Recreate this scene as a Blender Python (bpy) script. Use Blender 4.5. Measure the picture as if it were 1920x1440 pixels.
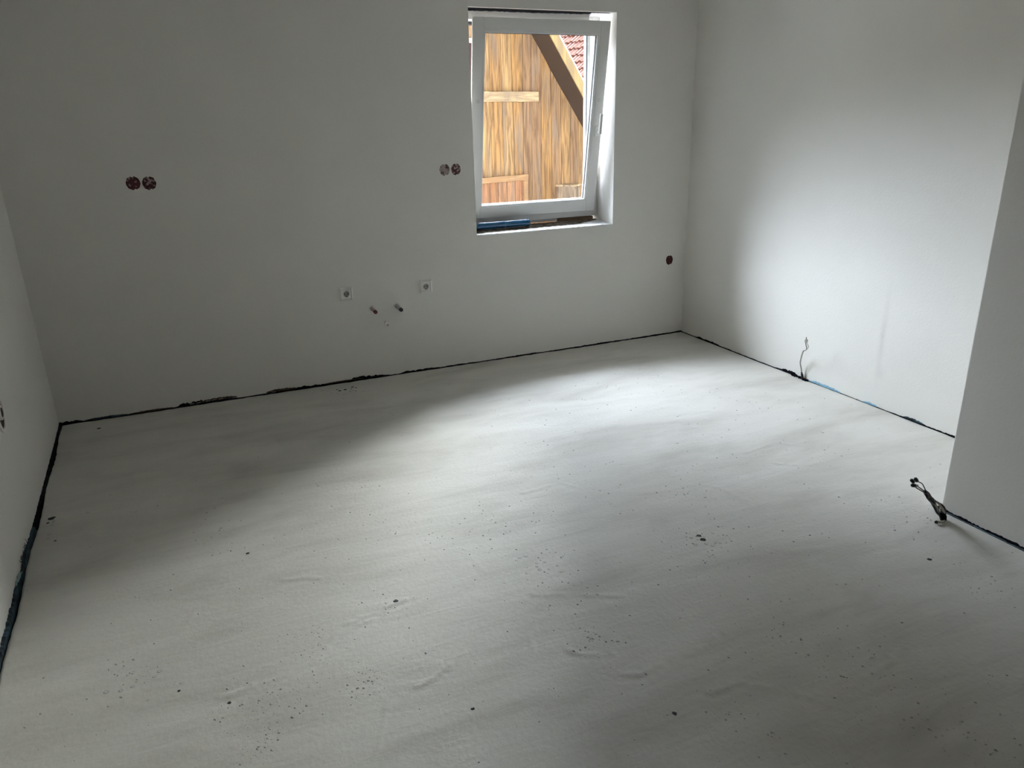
import bpy, bmesh, math, random
import numpy as np
from mathutils import Vector, Matrix
random.seed(7)
for o in list(bpy.data.objects): bpy.data.objects.remove(o, do_unlink=True)
scene = bpy.context.scene
COL = scene.collection

# ---------------------------------------------------------------- camera
cd = bpy.data.cameras.new('camera'); cam = bpy.data.objects.new('camera', cd); COL.objects.link(cam)
cd.sensor_fit = 'HORIZONTAL'; cd.sensor_width = 36.0; cd.lens = 1381.77/1920*36.0
cd.clip_start = 0.02; cd.clip_end = 300
cam.matrix_world = (Matrix.Translation((0.8588, -4.625, 1.5498)) @ Matrix.Rotation(-0.4008, 4, 'Z')
                    @ Matrix.Rotation(1.2348, 4, 'X') @ Matrix.Rotation(-0.0255, 4, 'Z'))
scene.camera = cam

# ---------------------------------------------------------------- light
SKY_STRENGTH = 1.0
SUN_ENERGY = 67.0
RIGHT_SUN_RATIO = 0.70
scene.view_settings.view_transform = 'Standard'
scene.view_settings.look = 'None'
scene.view_settings.gamma = 1.0
scene.view_settings.use_curve_mapping = False
scene.view_settings.exposure = 0.07
w = bpy.data.worlds.new('overcast_sky'); scene.world = w; w.use_nodes = True
bg = w.node_tree.nodes['Background']
bg.inputs['Color'].default_value = (0.90, 0.95, 1.0, 1); bg.inputs['Strength'].default_value = SKY_STRENGTH
# bright veiled sky behind the barn, coming down through the window
sl = bpy.data.lights.new('bright_cloud_sky', 'SUN'); sl.energy = SUN_ENERGY; sl.angle = math.radians(74)
sl.color = (0.77, 0.835, 0.99)
so = bpy.data.objects.new('bright_cloud_sky', sl); COL.objects.link(so)
dirv = Vector((0.13, -1.0, -0.92)).normalized()          # travel direction
so.rotation_euler = dirv.to_track_quat('-Z', 'Y').to_euler(); so.location = (4, 8, 12)
# added sun lamp from the right over the barn, brightens left wall and floor
s2l = bpy.data.lights.new('cloud_break', 'SUN'); s2l.energy = SUN_ENERGY*RIGHT_SUN_RATIO; s2l.angle = math.radians(50); s2l.color = (0.92, 0.94, 0.98)
s2o = bpy.data.objects.new('cloud_break', s2l); COL.objects.link(s2o)
s2o.rotation_euler = Vector((-1.42, -1.0, -.70)).to_track_quat('-Z', 'Y').to_euler(); s2o.location = (16, 9, 9)

# ---------------------------------------------------------------- materials
def mat(name, color, rough=0.6, metal=0.0, noise=0.0, nscale=8.0, bump=0.0, bscale=60.0, color2=None, spec=0.4, stretch=None, coat=0.0):
    m = bpy.data.materials.new(name); m.use_nodes = True
    nt = m.node_tree; b = nt.nodes['Principled BSDF']
    b.inputs['Roughness'].default_value = rough; b.inputs['Metallic'].default_value = metal
    b.inputs['Specular IOR Level'].default_value = spec; b.inputs['Coat Weight'].default_value = coat
    c = (*color, 1)
    tc = nt.nodes.new('ShaderNodeTexCoord'); vec = tc.outputs['Object']
    if stretch:
        mp = nt.nodes.new('ShaderNodeMapping'); mp.inputs['Scale'].default_value = stretch
        nt.links.new(vec, mp.inputs['Vector']); vec = mp.outputs['Vector']
    if noise > 0 or color2:
        n = nt.nodes.new('ShaderNodeTexNoise'); n.inputs['Scale'].default_value = nscale; n.inputs['Detail'].default_value = 6
        n.inputs['Roughness'].default_value = 0.6
        nt.links.new(vec, n.inputs['Vector'])
        r = nt.nodes.new('ShaderNodeValToRGB'); r.color_ramp.elements[0].position = 0.36; r.color_ramp.elements[1].position = 0.64
        c2 = color2 if color2 else tuple(x*(1-noise) for x in color)
        r.color_ramp.elements[0].color = (*c2, 1); r.color_ramp.elements[1].color = c
        nt.links.new(n.outputs['Fac'], r.inputs['Fac']); nt.links.new(r.outputs['Color'], b.inputs['Base Color'])
    else:
        b.inputs['Base Color'].default_value = c
    if bump > 0:
        n2 = nt.nodes.new('ShaderNodeTexNoise'); n2.inputs['Scale'].default_value = bscale; n2.inputs['Detail'].default_value = 5
        nt.links.new(vec, n2.inputs['Vector'])
        bp = nt.nodes.new('ShaderNodeBump'); bp.inputs['Strength'].default_value = bump; bp.inputs['Distance'].default_value = 0.01
        nt.links.new(n2.outputs['Fac'], bp.inputs['Height']); nt.links.new(bp.outputs['Normal'], b.inputs['Normal'])
    return m

def math_node(nt, op, a, b=None):
    n = nt.nodes.new('ShaderNodeMath'); n.operation = op
    for i, v in enumerate((a, b)):
        if v is None: continue
        if isinstance(v, (int, float)): n.inputs[i].default_value = v
        else: nt.links.new(v, n.inputs[i])
    return n.outputs[0]

def wall_material(name, marks=()):
    """white painted plaster; marks = (centre, (sx,sy,sz) inverse half sizes, colour, strength)"""
    m = bpy.data.materials.new(name); m.use_nodes = True; nt = m.node_tree; b = nt.nodes['Principled BSDF']
    b.inputs['Roughness'].default_value = 0.75; b.inputs['Specular IOR Level'].default_value = 0.25
    tc = nt.nodes.new('ShaderNodeTexCoord')
    n = nt.nodes.new('ShaderNodeTexNoise'); n.inputs['Scale'].default_value = 2.2; n.inputs['Detail'].default_value = 5
    nt.links.new(tc.outputs['Object'], n.inputs['Vector'])
    r = nt.nodes.new('ShaderNodeValToRGB')
    r.color_ramp.elements[0].position = 0.3; r.color_ramp.elements[0].color = (0.862, 0.838, 0.778, 1)
    r.color_ramp.elements[1].position = 0.7; r.color_ramp.elements[1].color = (0.888, 0.864, 0.804, 1)
    nt.links.new(n.outputs['Fac'], r.inputs['Fac']); cur = r.outputs['Color']
    for k, (c, s, colr, st) in enumerate(marks):
        mp = nt.nodes.new('ShaderNodeMapping'); mp.vector_type = 'TEXTURE'
        mp.inputs['Location'].default_value = c; mp.inputs['Scale'].default_value = s
        n3 = nt.nodes.new('ShaderNodeTexNoise'); n3.inputs['Scale'].default_value = 9; n3.inputs['Detail'].default_value = 4
        nt.links.new(tc.outputs['Object'], n3.inputs['Vector'])
        nt.links.new(tc.outputs['Object'], mp.inputs['Vector'])
        g = nt.nodes.new('ShaderNodeTexGradient'); g.gradient_type = 'QUADRATIC_SPHERE'
        nt.links.new(mp.outputs['Vector'], g.inputs['Vector'])
        f = math_node(nt, 'MULTIPLY', g.outputs['Fac'], n3.outputs['Fac'])
        f = math_node(nt, 'MULTIPLY', f, st); f = math_node(nt, 'MINIMUM', f, 0.6)
        mx = nt.nodes.new('ShaderNodeMixRGB'); mx.inputs['Color2'].default_value = (*colr, 1)
        nt.links.new(f, mx.inputs['Fac']); nt.links.new(cur, mx.inputs['Color1']); cur = mx.outputs['Color']
    nt.links.new(cur, b.inputs['Base Color'])
    nb = nt.nodes.new('ShaderNodeTexNoise'); nb.inputs['Scale'].default_value = 90; nb.inputs['Detail'].default_value = 6
    nt.links.new(tc.outputs['Object'], nb.inputs['Vector'])
    nc = nt.nodes.new('ShaderNodeTexNoise'); nc.inputs['Scale'].default_value = 3.5; nc.inputs['Detail'].default_value = 2
    nt.links.new(tc.outputs['Object'], nc.inputs['Vector'])
    h = math_node(nt, 'ADD', nb.outputs['Fac'], math_node(nt, 'MULTIPLY', nc.outputs['Fac'], 3.0))
    bp = nt.nodes.new('ShaderNodeBump'); bp.inputs['Strength'].default_value = 0.12; bp.inputs['Distance'].default_value = 0.006
    nt.links.new(h, bp.inputs['Height']); nt.links.new(bp.outputs['Normal'], b.inputs['Normal'])
    return m

M = {}
M['wall'] = wall_material('white_wall_paint', [((1.90, 0, 0.42), (0.16, 0.3, 0.14), (0.68, 0.67, 0.62), 0.6)])
M['wall_right'] = wall_material('white_wall_paint_right', [((4.27, -1.83, 0.40), (0.3, 0.035, 0.42), (0.63, 0.62, 0.56), 1.0),
                                                          ((4.27, -1.85, 0.20), (0.3, 0.06, 0.07), (0.66, 0.62, 0.60), 0.6)])
M['plaster'] = mat('white_plaster', (0.80, 0.80, 0.79), 0.8, noise=0.12, nscale=40, bump=0.6, bscale=120)
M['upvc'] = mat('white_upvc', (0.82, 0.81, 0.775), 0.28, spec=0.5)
M['upvc_shadow'] = mat('grey_upvc', (0.55, 0.56, 0.56), 0.4)  # grey extension profile under the frame
M['gasket'] = mat('black_gasket', (0.015, 0.015, 0.018), 0.6)
M['foam_black'] = mat('black_sealing_tape', (0.006, 0.006, 0.007), 0.9, spec=0.1, bump=0.8, bscale=60)
M['edge_black'] = mat('black_edge_strip', (0.006, 0.006, 0.009), 0.9, spec=0.1, bump=0.5, bscale=80)
M['edge_teal'] = mat('teal_edge_foam', (0.05, 0.11, 0.14), 0.8, color2=(0.015, 0.02, 0.025), nscale=30, bump=0.8, bscale=80)
M['edge_blue'] = mat('pale_blue_edge_foam', (0.30, 0.55, 0.72), 0.8, noise=0.3, nscale=60)
M['edge_brown'] = mat('brown_mortar_edge', (0.12, 0.085, 0.055), 0.9, noise=0.6, nscale=60, bump=0.8, bscale=90)
M['red_plastic'] = mat('red_plastic', (0.10, 0.006, 0.008), 0.45)
M['black_plastic'] = mat('black_plastic', (0.008, 0.008, 0.010), 0.4)
M['dark_red'] = mat('dark_red_plastic', (0.09, 0.006, 0.006), 0.4)
M['white_plastic'] = mat('white_plastic', (0.98, 0.94, 0.89), 0.3, spec=0.7)
M['grey_plastic'] = mat('grey_plastic', (0.42, 0.41, 0.38), 0.45)
M['blue_plastic'] = mat('blue_plastic', (0.005, 0.068, 0.155), 0.25, spec=0.6, coat=0.4)
M['cable_grey'] = mat('grey_cable', (0.36, 0.34, 0.31), 0.5)
M['cable_brown'] = mat('brown_cable', (0.10, 0.07, 0.045), 0.5)
M['cable_beige'] = mat('beige_cable', (0.48, 0.44, 0.36), 0.5)
M['dirt'] = mat('mortar_dirt', (0.20, 0.16, 0.12), 0.95, color2=(0.02, 0.016, 0.012), nscale=28, bump=1.0, bscale=60)
M['raw_wood'] = mat('raw_brown_wood', (0.24, 0.155, 0.09), 0.8, color2=(0.09, 0.06, 0.04), nscale=14, stretch=(1, 6, 8))
M['ground'] = mat('gravel_ground', (0.30, 0.29, 0.27), 0.95, noise=0.5, nscale=6)
M['house_render'] = mat('cream_render', (0.62, 0.58, 0.50), 0.9)
M['sheet_white'] = mat('white_metal_edge', (0.85, 0.83, 0.80), 0.4)
M['soffit'] = mat('dark_brown_board', (0.075, 0.045, 0.030), 0.6, noise=0.35, nscale=10, stretch=(1, 1, 8))

# red caps with plaster smeared over them
def cap_material(name, red, seed, cover):
    m = bpy.data.materials.new(name); m.use_nodes = True; nt = m.node_tree; b = nt.nodes['Principled BSDF']
    b.inputs['Roughness'].default_value = 0.6
    tc = nt.nodes.new('ShaderNodeTexCoord')
    n = nt.nodes.new('ShaderNodeTexNoise'); n.noise_dimensions = '4D'; n.inputs['W'].default_value = seed
    n.inputs['Scale'].default_value = 75; n.inputs['Detail'].default_value = 5
    nt.links.new(tc.outputs['Object'], n.inputs['Vector'])
    r = nt.nodes.new('ShaderNodeValToRGB'); r.color_ramp.elements[0].position = cover; r.color_ramp.elements[1].position = cover+0.05
    r.color_ramp.elements[0].color = (*red, 1); r.color_ramp.elements[1].color = (0.42, 0.33, 0.31, 1)
    nt.links.new(n.outputs['Fac'], r.inputs['Fac']); nt.links.new(r.outputs['Color'], b.inputs['Base Color'])
    bp = nt.nodes.new('ShaderNodeBump'); bp.inputs['Strength'].default_value = 0.5; bp.inputs['Distance'].default_value = 0.003
    nt.links.new(n.outputs['Fac'], bp.inputs['Height']); nt.links.new(bp.outputs['Normal'], b.inputs['Normal'])
    return m

# barn boards: per-plank tone + long grain
def board_material(name, tones, dark, grain=1.0, gscale=(16, 16, 1.3)):
    m = bpy.data.materials.new(name); m.use_nodes = True; nt = m.node_tree; b = nt.nodes['Principled BSDF']
    b.inputs['Roughness'].default_value = 0.65; b.inputs['Specular IOR Level'].default_value = 0.25
    tc = nt.nodes.new('ShaderNodeTexCoord'); at = nt.nodes.new('ShaderNodeAttribute'); at.attribute_name = 'plank'
    r = nt.nodes.new('ShaderNodeValToRGB'); r.color_ramp.interpolation = 'CONSTANT'
    while len(r.color_ramp.elements) < len(tones): r.color_ramp.elements.new(0.5)
    r.color_ramp.elements[-1].color = (*tones[0], 1)
    for i, t in enumerate(tones):
        r.color_ramp.elements[i].position = i/len(tones); r.color_ramp.elements[i].color = (*t, 1)
    nt.links.new(at.outputs['Fac'], r.inputs['Fac'])
    off = nt.nodes.new('ShaderNodeCombineXYZ'); nt.links.new(math_node(nt, 'MULTIPLY', at.outputs['Fac'], 37.0), off.inputs['Z'])
    add = nt.nodes.new('ShaderNodeVectorMath'); add.operation = 'ADD'
    nt.links.new(tc.outputs['Object'], add.inputs[0]); nt.links.new(off.outputs[0], add.inputs[1])
    mp = nt.nodes.new('ShaderNodeMapping'); mp.inputs['Scale'].default_value = gscale
    nt.links.new(add.outputs[0], mp.inputs['Vector'])
    n = nt.nodes.new('ShaderNodeTexNoise'); n.inputs['Scale'].default_value = 1.6; n.inputs['Detail'].default_value = 8
    n.inputs['Roughness'].default_value = 0.62; n.inputs['Distortion'].default_value = 0.7
    nt.links.new(mp.outputs['Vector'], n.inputs['Vector'])
    r2 = nt.nodes.new('ShaderNodeValToRGB'); r2.color_ramp.elements[0].position = 0.36; r2.color_ramp.elements[1].position = 0.60
    nt.links.new(n.outputs['Fac'], r2.inputs['Fac'])
    mx = nt.nodes.new('ShaderNodeMixRGB'); mx.inputs['Color1'].default_value = (*dark, 1)
    nt.links.new(r.outputs['Color'], mx.inputs['Color2'])
    nt.links.new(math_node(nt, 'MAXIMUM', r2.outputs['Color'], 1-grain), mx.inputs['Fac'])
    # grey weathered patches
    n4 = nt.nodes.new('ShaderNodeTexNoise'); n4.inputs['Scale'].default_value = 1.0; n4.inputs['Detail'].default_value = 4
    mp4 = nt.nodes.new('ShaderNodeMapping'); mp4.inputs['Scale'].default_value = (7, 7, 1.1)
    nt.links.new(add.outputs[0], mp4.inputs['Vector']); nt.links.new(mp4.outputs['Vector'], n4.inputs['Vector'])
    r4 = nt.nodes.new('ShaderNodeValToRGB'); r4.color_ramp.elements[0].position = 0.52; r4.color_ramp.elements[1].position = 0.70
    r4.color_ramp.elements[1].color = (0.7, 0.7, 0.7, 1)
    nt.links.new(n4.outputs['Fac'], r4.inputs['Fac'])
    mx2 = nt.nodes.new('ShaderNodeMixRGB'); mx2.inputs['Color2'].default_value = (0.27, 0.20, 0.15, 1)
    nt.links.new(r4.outputs['Color'], mx2.inputs['Fac']); nt.links.new(mx.outputs['Color'], mx2.inputs['Color1'])
    nt.links.new(mx2.outputs['Color'], b.inputs['Base Color'])
    bp = nt.nodes.new('ShaderNodeBump'); bp.inputs['Strength'].default_value = 0.4; bp.inputs['Distance'].default_value = 0.01
    nt.links.new(n.outputs['Fac'], bp.inputs['Height']); nt.links.new(bp.outputs['Normal'], b.inputs['Normal'])
    return m
TONES = [(0.52, 0.30, 0.125), (0.45, 0.255, 0.12), (0.56, 0.34, 0.15), (0.40, 0.235, 0.125), (0.50, 0.27, 0.10), (0.50, 0.32, 0.17)]
M['boards'] = board_material('barn_boards', TONES, (0.17, 0.088, 0.045), 0.9)
M['boards_red'] = board_material('reddish_barn_boards', [(0.50, 0.24, 0.12), (0.44, 0.21, 0.10), (0.55, 0.28, 0.14)], (0.2, 0.10, 0.06), 0.7)
M['hatch_rail'] = board_material('hatch_rail', [(0.50, 0.29, 0.14)], (0.30, 0.16, 0.08), 0.5, (2, 16, 22))
M['batten'] = board_material('weathered_batten', [(0.62, 0.44, 0.25)], (0.30, 0.20, 0.12), 0.7, (2, 16, 22))
M['bargeboard'] = board_material('light_bargeboard', [(0.60, 0.42, 0.20)], (0.36, 0.24, 0.11), 0.5)
M['post_wood'] = board_material('weathered_post', [(0.42, 0.30, 0.20)], (0.09, 0.06, 0.045), 0.95, (18, 18, 2.5))
M['tiles'] = mat('clay_roof_tiles', (0.29, 0.155, 0.12), 0.85, color2=(0.24, 0.12, 0.09), nscale=5, spec=.2)

def glass_material():
    m = bpy.data.materials.new('window_glass'); m.use_nodes = True; nt = m.node_tree
    nt.nodes.remove(nt.nodes['Principled BSDF']); out = nt.nodes['Material Output']
    t = nt.nodes.new('ShaderNodeBsdfTransparent'); t.inputs['Color'].default_value = (0.97, 0.98, 0.975, 1)
    g = nt.nodes.new('ShaderNodeBsdfGlossy'); g.inputs['Roughness'].default_value = 0.02
    fr = nt.nodes.new('ShaderNodeFresnel'); fr.inputs['IOR'].default_value = 1.25
    mx = nt.nodes.new('ShaderNodeMixShader')
    nt.links.new(fr.outputs[0], mx.inputs[0]); nt.links.new(t.outputs[0], mx.inputs[1]); nt.links.new(g.outputs[0], mx.inputs[2])
    nt.links.new(mx.outputs[0], out.inputs['Surface'])
    return m
M['glass'] = glass_material()

def floor_material():
    m = bpy.data.materials.new('screed'); m.use_nodes = True; nt = m.node_tree; b = nt.nodes['Principled BSDF']
    b.inputs['Roughness'].default_value = 0.8; b.inputs['Specular IOR Level'].default_value = 0.25
    tc = nt.nodes.new('ShaderNodeTexCoord')
    mp = nt.nodes.new('ShaderNodeMapping'); mp.inputs['Rotation'].default_value = (0, 0, math.radians(-12)); mp.inputs['Scale'].default_value = (0.8, 2.3, 1)
    nt.links.new(tc.outputs['Object'], mp.inputs['Vector'])
    n = nt.nodes.new('ShaderNodeTexNoise'); n.inputs['Scale'].default_value = 1.9; n.inputs['Detail'].default_value = 8
    n.inputs['Roughness'].default_value = 0.58; n.inputs['Distortion'].default_value = 0.5
    nt.links.new(mp.outputs['Vector'], n.inputs['Vector'])
    r = nt.nodes.new('ShaderNodeValToRGB')
    r.color_ramp.elements[0].position = 0.30; r.color_ramp.elements[0].color = (0.560, 0.536, 0.480, 1)
    r.color_ramp.elements[1].position = 0.72; r.color_ramp.elements[1].color = (0.735, 0.710, 0.655, 1)
    e = r.color_ramp.elements.new(0.5); e.color = (0.665, 0.640, 0.580, 1)
    nt.links.new(n.outputs['Fac'], r.inputs['Fac'])
    # pores: tiny dark pin holes, only in some patches
    v = nt.nodes.new('ShaderNodeTexVoronoi'); v.inputs['Scale'].default_value = 26; v.inputs['Randomness'].default_value = 1
    nt.links.new(tc.outputs['Object'], v.inputs['Vector'])
    cut = math_node(nt, 'LESS_THAN', v.outputs['Distance'], 0.055)
    sep = nt.nodes.new('ShaderNodeSeparateColor'); nt.links.new(v.outputs['Color'], sep.inputs[0])
    pick = math_node(nt, 'GREATER_THAN', sep.outputs[0], 0.80)
    n2 = nt.nodes.new('ShaderNodeTexNoise'); n2.inputs['Scale'].default_value = 2.3; n2.inputs['Detail'].default_value = 2
    nt.links.new(tc.outputs['Object'], n2.inputs['Vector'])
    patch = math_node(nt, 'GREATER_THAN', n2.outputs['Fac'], 0.52)
    f = math_node(nt, 'MULTIPLY', math_node(nt, 'MULTIPLY', cut, pick), patch)
    mx = nt.nodes.new('ShaderNodeMixRGB'); mx.inputs['Color2'].default_value = (0.20, 0.19, 0.17, 1)
    nt.links.new(f, mx.inputs['Fac']); nt.links.new(r.outputs['Color'], mx.inputs['Color1'])
    nt.links.new(mx.outputs['Color'], b.inputs['Base Color'])
    n3 = nt.nodes.new('ShaderNodeTexNoise'); n3.inputs['Scale'].default_value = 60; n3.inputs['Detail'].default_value = 6
    nt.links.new(tc.outputs['Object'], n3.inputs['Vector'])
    mp5 = nt.nodes.new('ShaderNodeMapping'); mp5.inputs['Rotation'].default_value = (0, 0, math.radians(-12)); mp5.inputs['Scale'].default_value = (3, 14, 1)
    nt.links.new(tc.outputs['Object'], mp5.inputs['Vector'])
    n5 = nt.nodes.new('ShaderNodeTexNoise'); n5.inputs['Scale'].default_value = 1.5; n5.inputs['Detail'].default_value = 7; n5.inputs['Distortion'].default_value = 0.8
    nt.links.new(mp5.outputs['Vector'], n5.inputs['Vector'])
    h = math_node(nt, 'ADD', n3.outputs['Fac'], math_node(nt, 'MULTIPLY', n5.outputs['Fac'], 2.0))
    bp = nt.nodes.new('ShaderNodeBump'); bp.inputs['Strength'].default_value = 0.28; bp.inputs['Distance'].default_value = 0.004
    nt.links.new(h, bp.inputs['Height']); nt.links.new(bp.outputs['Normal'], b.inputs['Normal'])
    return m
M['floor'] = floor_material()
M['grit'] = mat('screed_grain', (0.66, 0.64, 0.592), 0.85, noise=0.2, nscale=80)
M['pit'] = mat('dark_pit', (0.10, 0.095, 0.085), 0.9, noise=0.5, nscale=60)
M['pit_black'] = mat('black_spot', (0.02, 0.02, 0.02), 0.7)
M['ring_grey'] = mat('grey_droplet_mark', (0.44, 0.43, 0.40), 0.85)

# ---------------------------------------------------------------- mesh helpers
def link(name, me, parent=None, material=None, **props):
    o = bpy.data.objects.new(name, me); COL.objects.link(o)
    if material is not None and me is not None: me.materials.append(material)
    if parent is not None: o.parent = parent
    for k, v in props.items(): o[k] = v
    return o
def finish(name, bm, material, parent=None, smooth=False, bevel=0.0, **props):
    me = bpy.data.meshes.new(name); bmesh.ops.recalc_face_normals(bm, faces=bm.faces); bm.to_mesh(me); bm.free()
    if smooth:
        for p in me.polygons: p.use_smooth = True
    o = link(name, me, parent, material, **props)
    if bevel:
        md = o.modifiers.new('bevel', 'BEVEL'); md.width = bevel; md.segments = 2; md.limit_method = 'ANGLE'
    return o
def empty(name, loc=(0, 0, 0), rot=(0, 0, 0), **props):
    o = bpy.data.objects.new(name, None); COL.objects.link(o); o.location = loc; o.rotation_euler = rot; o.empty_display_size = 0.05
    for k, v in props.items(): o[k] = v
    return o
def box(bm, x0, x1, y0, y1, z0, z1):
    vs = [bm.verts.new(p) for p in ((x0, y0, z0), (x1, y0, z0), (x1, y1, z0), (x0, y1, z0), (x0, y0, z1), (x1, y0, z1), (x1, y1, z1), (x0, y1, z1))]
    for f in ((0, 3, 2, 1), (4, 5, 6, 7), (0, 1, 5, 4), (1, 2, 6, 5), (2, 3, 7, 6), (3, 0, 4, 7)): bm.faces.new([vs[i] for i in f])
    return vs
def prism(bm, pts, axis, a, b):
    """extrude a 2-D outline along axis ('y': pts are (x,z); 'z': (x,y); 'x': (y,z))"""
    def P(p, t): return {'y': (p[0], t, p[1]), 'z': (p[0], p[1], t), 'x': (t, p[0], p[1])}[axis]
    A = [bm.verts.new(P(p, a)) for p in pts]; B = [bm.verts.new(P(p, b)) for p in pts]
    bm.faces.new(A); bm.faces.new(B[::-1])
    n = len(pts)
    for i in range(n): bm.faces.new((A[i], B[i], B[(i+1) % n], A[(i+1) % n]))
def disc_ring(bm, profile, axis_dir, origin, seg=32, cap0=True, cap1=True):
    """lathe: profile = [(r, t)] along axis_dir from origin"""
    d = Vector(axis_dir).normalized(); q = d.to_track_quat('Z', 'Y'); rings = []
    for r, t in profile:
        rings.append([bm.verts.new(Vector(origin) + q @ Vector((r*math.cos(2*math.pi*i/seg), r*math.sin(2*math.pi*i/seg), t))) for i in range(seg)])
    for A, B in zip(rings, rings[1:]):
        for i in range(seg): bm.faces.new((A[i], A[(i+1) % seg], B[(i+1) % seg], B[i]))
    if cap0: bm.faces.new(rings[0][::-1])
    if cap1: bm.faces.new(rings[-1])
def tube(bm, pts, r, seg=10):
    pts = [Vector(p) for p in pts]
    # Catmull-Rom smoothing
    P = [pts[0]] + pts + [pts[-1]]; out = []
    for i in range(1, len(P)-2):
        for k in range(5):
            t = k/5; a, b, c, d = P[i-1], P[i], P[i+1], P[i+2]
            out.append(0.5*((2*b) + (c-a)*t + (2*a-5*b+4*c-d)*t*t + (3*b-a-3*c+d)*t**3))
    out.append(pts[-1]); n = len(out); rings = []
    for i, p in enumerate(out):
        tg = (out[min(i+1, n-1)] - out[max(i-1, 0)]).normalized(); q = tg.to_track_quat('Z', 'Y')
        rr = r[min(len(r)-1, int(i/(n-1)*(len(r)-1)+.5))] if isinstance(r, (list, tuple)) else r
        rings.append([bm.verts.new(p + q @ Vector((rr*math.cos(2*math.pi*j/seg), rr*math.sin(2*math.pi*j/seg), 0))) for j in range(seg)])
    for A, B in zip(rings, rings[1:]):
        for i in range(seg): bm.faces.new((A[i], A[(i+1) % seg], B[(i+1) % seg], B[i]))
    bm.faces.new(rings[0][::-1]); bm.faces.new(rings[-1])

# ---------------------------------------------------------------- room dimensions (metres)
W = 4.2698; KX, KY = 3.5497, -2.8185
WL, WR, WT, WB = 2.5924, 3.6299, 2.238, 0.876
YF = 0.228            # room-side face of the fixed window frame
TH = 0.33             # wall thickness
YB = -6.6             # front wall
HC = 2.75
LWX = 0.0435          # left wall runs slightly out of square
def lx(y): return -y*LWX

# ---------------------------------------------------------------- walls
bm = bmesh.new()
box(bm, -0.35, WL, 0, TH, -0.3, HC+.2)
box(bm, WR, W+0.35, 0, TH, -0.3, HC+.2)
box(bm, WL, WR, 0, TH, -0.3, WB)
box(bm, WL, WR, 0, 0.03, WT, HC+.2)
box(bm, WL, WR, 0.03, TH, 2.315, HC+.2)
wb = finish('wall_back', bm, M['wall'], kind='structure')
bm = bmesh.new()                                      # plastered piece closing the lintel slot at the right
prism(bm, [(3.548, 2.2405), (3.60, 2.2395), (WR-.001, 2.2385), (WR-.001, 2.314), (3.55, 2.314)], 'y', 0.031, 0.2275)
finish('lintel_plaster', bm, M['plaster'], wb, bevel=0.004)
bm = bmesh.new()                                      # black sealing tape stuffed above the frame, ragged lower edge
n = 60; lo = []; 
for i in range(n+1):
    x = WL+.002 + (3.546-WL-.002)*i/n; lo.append((x, 2.2462 + 0.0035*random.random() + 0.004*max(0, (x-3.2)/.35)))
prism(bm, lo + [(3.546, 2.314), (WL+.002, 2.314)], 'y', 0.19, 0.2215)
finish('sealing_tape', bm, M['foam_black'], wb)
bm = bmesh.new()                                      # ragged dark underside behind the plaster edge
lo = []
for i in range(n+1):
    x = WL+.002 + (3.60-WL-.002)*i/n; lo.append((x, WT - 0.0015 - 0.003*random.random()*(1 if i < 52 else .3)))
prism(bm, lo + [(3.60, WT+.03), (WL+.002, WT+.03)], 'y', 0.0305, 0.05)
finish('lintel_edge', bm, M['foam_black'], wb)

# left wall (slightly out of square)
bm = bmesh.new()
prism(bm, [(0, 0), (lx(YB), YB), (-0.3, YB), (-0.3, 0)], 'z', -0.3, HC+.2)
finish('wall_left', bm, M['wall'], kind='structure')
bm = bmesh.new(); box(bm, W, W+0.3, KY-.05, 0, -0.3, HC+.2)
finish('wall_right', bm, M['wall_right'], kind='structure')
# the wall that steps into the room at the right
bm = bmesh.new(); prism(bm, [(KX, YB), (W+.3, YB), (W+.3, KY-.051), (W-.001, KY-.051), (W-.001, KY), (KX, KY)], 'z', -.3, HC+.2)
finish('wall_right_projection', bm, M['wall'], kind='structure', bevel=0.006)
# front wall behind the camera
bm = bmesh.new()
box(bm, -0.3, W+.3, YB-.3, YB, -0.3, HC+.2)
finish('wall_front', bm, mat('raw_block_wall', (.66, .61, .55), .9, noise=.2), kind='structure')
bm = bmesh.new(); box(bm, -0.3, W+.3, YB-.3, TH, HC, HC+.2)
finish('ceiling', bm, M['wall'], kind='structure')

# ---------------------------------------------------------------- floor: trowelled screed as a real height field
RIDGES = [[[0.705, -2.686], [0.756, -2.695], [0.817, -2.673], [0.894, -2.667], [0.959, -2.652], [1.009, -2.643], [1.112, -2.542], [1.224, -2.518]], [[0.973, -2.153], [1.047, -2.169], [1.101, -2.199]], [[1.162, -2.939], [1.203, -2.901], [1.297, -2.885], [1.399, -2.831], [1.505, -2.785]], [[1.65, -2.876], [1.664, -2.817], [1.712, -2.764], [1.742, -2.754]], [[1.741, -2.937], [1.769, -2.972], [1.821, -2.997]], [[1.821, -3.093], [1.885, -3.123], [1.969, -3.111]], [[1.766, -2.627], [1.867, -2.675], [1.916, -2.701], [2.047, -2.77], [2.102, -2.751]], [[2.066, -3.112], [2.13, -3.106], [2.192, -3.079]], [[2.026, -3.268], [2.134, -3.276], [2.267, -3.39], [2.312, -3.463]], [[2.178, -3.422], [2.254, -3.413], [2.297, -3.399]], [[2.426, -3.412], [2.541, -3.404], [2.601, -3.394], [2.648, -3.363]], [[1.136, -2.508], [1.271, -2.476], [1.35, -2.463]], [[1.649, -2.112], [1.649, -2.287], [1.659, -2.412]], [[3.208, -2.025], [3.414, -1.982], [3.509, -2.067]], [[3.262, -2.187], [3.388, -2.262], [3.53, -2.254]], [[2.043, -1.921], [2.239, -1.902], [2.302, -1.991]], [[0.773, -2.102], [0.681, -2.197], [0.613, -2.351]]]
rng = np.random.default_rng(3)
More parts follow.
